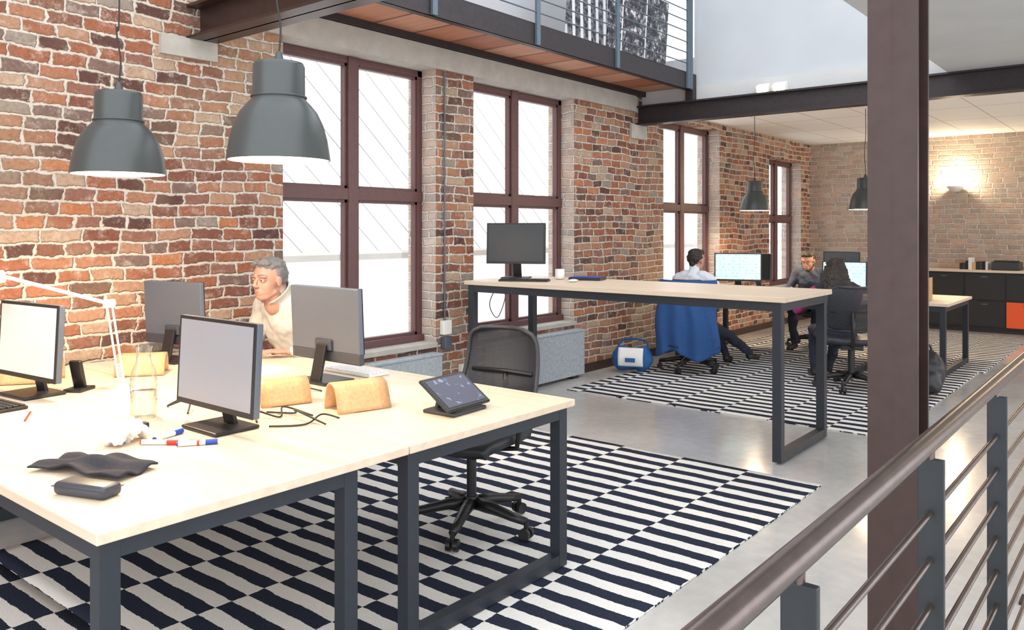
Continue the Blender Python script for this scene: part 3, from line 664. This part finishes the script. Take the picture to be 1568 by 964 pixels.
keyboard((1.30,3.98,H),.1); keyboard((2.84,3.40,H),0,'white'); keyboard((5.38,4.24,1.08),.45); keyboard((8.86,3.86,H),.3)
b=B('pencil'); b.cyl((-.09,0,.004),(.08,0,.004),.004,'redp',seg=6); b.cyl((.08,0,.004),(.09,0,.004),.004,'ply',.001,seg=6); b.done((1.33,3.62,H),1.1)
b=B('paper_sheet'); b.bx((-.15,-.105,0),(.15,.105,.003),'paper'); b.done((2.55,3.80,H),.2)
b=B('desk_cables'); 
for cpts in ([(1.84,2.78,H+.01),(1.90,2.88,H+.03),(1.96,2.80,H+.006),(2.02,2.86,H+.03),(2.06,2.72,H+.006)],[(1.84,2.70,H+.006),(1.95,2.62,H+.006),(2.06,2.66,H+.02),(2.10,2.60,H+.006)],[(1.76,3.15,H+.006),(1.82,3.25,H+.04),(1.78,3.35,H+.006),(1.86,3.42,H+.006)],[(2.0,2.56,H+.006),(1.98,2.72,H+.04),(2.03,2.80,H+.01),(1.98,2.92,H+.006)],[(2.4,3.1,H+.006),(2.34,3.3,H+.03),(2.42,3.5,H+.006)]): b.curve(cpts,.0038,'cable')
b.box((1.50,3.02,H+.018),(.05,.035,.035),'black',.006); b.box((1.90,2.93,H+.018),(.05,.035,.035),'black',.006); b.done()
b=B('computer_mouse'); b.sph((0,0,.012),(.055,.032,.012),'white'); b.done((5.55,3.86,1.08))
b=B('coffee_mug'); b.lathe([(0,.004),(.036,.004),(.04,.02),(.04,.09),(.037,.09),(.036,.01),(0,.01)],(0,0,0),'white',28); b.tube([(.038,0,.075),(.062,0,.07),(.066,0,.045),(.055,0,.025),(.038,0,.02)],.005,'white',8); b.done((5.75,4.14,1.08))
b=B('notebook'); b.box((0,0,.012),(.2,.28,.022),'black',.003); b.box((0,0,.026),(.19,.26,.006),'bluep',.002); b.done((5.85,3.92,1.08),.3)

b=B('messenger_bag'); b.T=Matrix.Scale(.88,4); organic(b,[('e',(0,.11,.15),(.10,.14,.15),'bagblue'),('e',(0,-.11,.15),(.10,.14,.15),'bagblue'),('e',(0,0,.13),(.11,.22,.12),'bagblue')],.012,None,3,.012,9)
b.grid(lambda u,v:(-.085-.045*math.sin(v*PI*.8),(u-.5)*.30,.29-.22*v),10,10,'paper',.01); b.box((-.145,0,.15),(.006,.12,.05),'bagblue',.002); b.curve([(0,-.2,.24),(.05,-.15,.36),(.05,.1,.37),(0,.2,.24)],.012,'bluecoat'); b.done((7.52,4.47,.012),.35)
b=B('black_backpack'); organic(b,[('e',(0,0,.22),(.12,.16,.21),'black'),('e',(-.09,0,.14),(.07,.13,.12),'black')],.012,None,3,.01,9); b.curve([(0,-.05,.40),(0,-.03,.46),(0,.03,.46),(0,.05,.40)],.01,'black'); b.done((8.05,1.74,.012),.3)

b=B('storage_cabinet'); cy0,cy1=-1.9,2.95; b.bx((13.62,cy0,.06),(14.03,cy1,.88),'black'); b.bx((13.58,cy0-.02,.88),(14.04,cy1+.02,.915),'birch',.003); b.bx((13.66,cy0,0),(14.0,cy1,.06),'steel')
k=0; y=cy1
while y-.53>cy0:
    for (z0,z1) in((.09,.46),(.48,.86)):
        mt='orange' if (z0<.3 and k in(2,3,5)) else ('ply' if (z0<.3 and k in (4,)) else 'cab'); b.bx((13.60,y-.52,z0),(13.62,y-.01,z1),mt,.003); b.bx((13.585,y-.30,z1-.05),(13.60,y-.22,z1-.035),'grey')
    y-=.53; k+=1
b.done()
b=B('binders_row')
yy=2.5
for k in range(9):
    w=random.uniform(.03,.05); h=random.uniform(.08,.2) if k<5 else .12; b.bx((13.7,yy-w,0.915),(13.9,yy,.915+h),['black','dgrey','navy','paper','ply'][k%5]); yy-=w+.004
b.done()
b=B('printer'); b.box((13.8,1.90,.977),(.3,.36,.12),'dgrey',.01); b.box((13.78,1.90,1.045),(.24,.3,.02),'black',.005); b.done()
for y_ in (2.60,-.5):
    b=B('wall_sconce'); b.lathe([(0,-.06),(.05,-.05),(.10,-.01),(.12,.03),(.115,.03),(.09,-.005),(0,-.04)],(0,0,0),'white',28); b.sph((0,0,.02),.035,'bulb'); b.bx((.03,-.03,-.05),(.125,.03,0),'white'); o=b.done((13.925,y_,2.14))
    L=bpy.data.lights.new('sconce_light','POINT'); L.energy=45; L.color=(1,.80,.55); L.shadow_soft_size=.05; lo=bpy.data.objects.new('light',L); S.collection.objects.link(lo); lo.parent=o; lo.location=(0,0,.12)
b=B('twin_floodlight'); b.bx((.0,-.12,-.03),(.05,.12,.03),'white',.004)
for sd in(-1,1):
    b.box((-.05,sd*.09,.0),(.09,.13,.09),'white',.01,rot=Matrix.Rotation(-.35,3,'Y')); b.box((-.098,sd*.09,-.018),(.006,.10,.07),'flood',rot=Matrix.Rotation(-.35,3,'Y'))
b.done((8.325,3.25,2.985))
b=B('wooden_document_tray'); 
for z in(.0,.10,.20): b.bx((-.15,-.11,z),(.15,.11,z+.01),'ply')
b.bx((-.15,-.12,0),(.15,-.11,.24),'ply'); b.bx((-.15,.11,0),(.15,.12,.24),'ply'); b.done((9.55,2.15,H))

# ------------------------------------------------------------------ world + camera
w=bpy.data.worlds.new('World'); S.world=w; w.use_nodes=True; nt=w.node_tree; bg=nt.nodes['Background']
bg.inputs[0].default_value=(.95,.97,1,1); bg.inputs[1].default_value=2.75
cam=bpy.data.cameras.new('camera'); co=bpy.data.objects.new('camera',cam); S.collection.objects.link(co)
co.location=(0,0,1.52); co.rotation_euler=(PI/2,0,-math.atan2(.776,.631)); cam.lens=28.65; cam.sensor_width=36; cam.shift_y=-132/1568; cam.clip_start=.05
S.camera=co
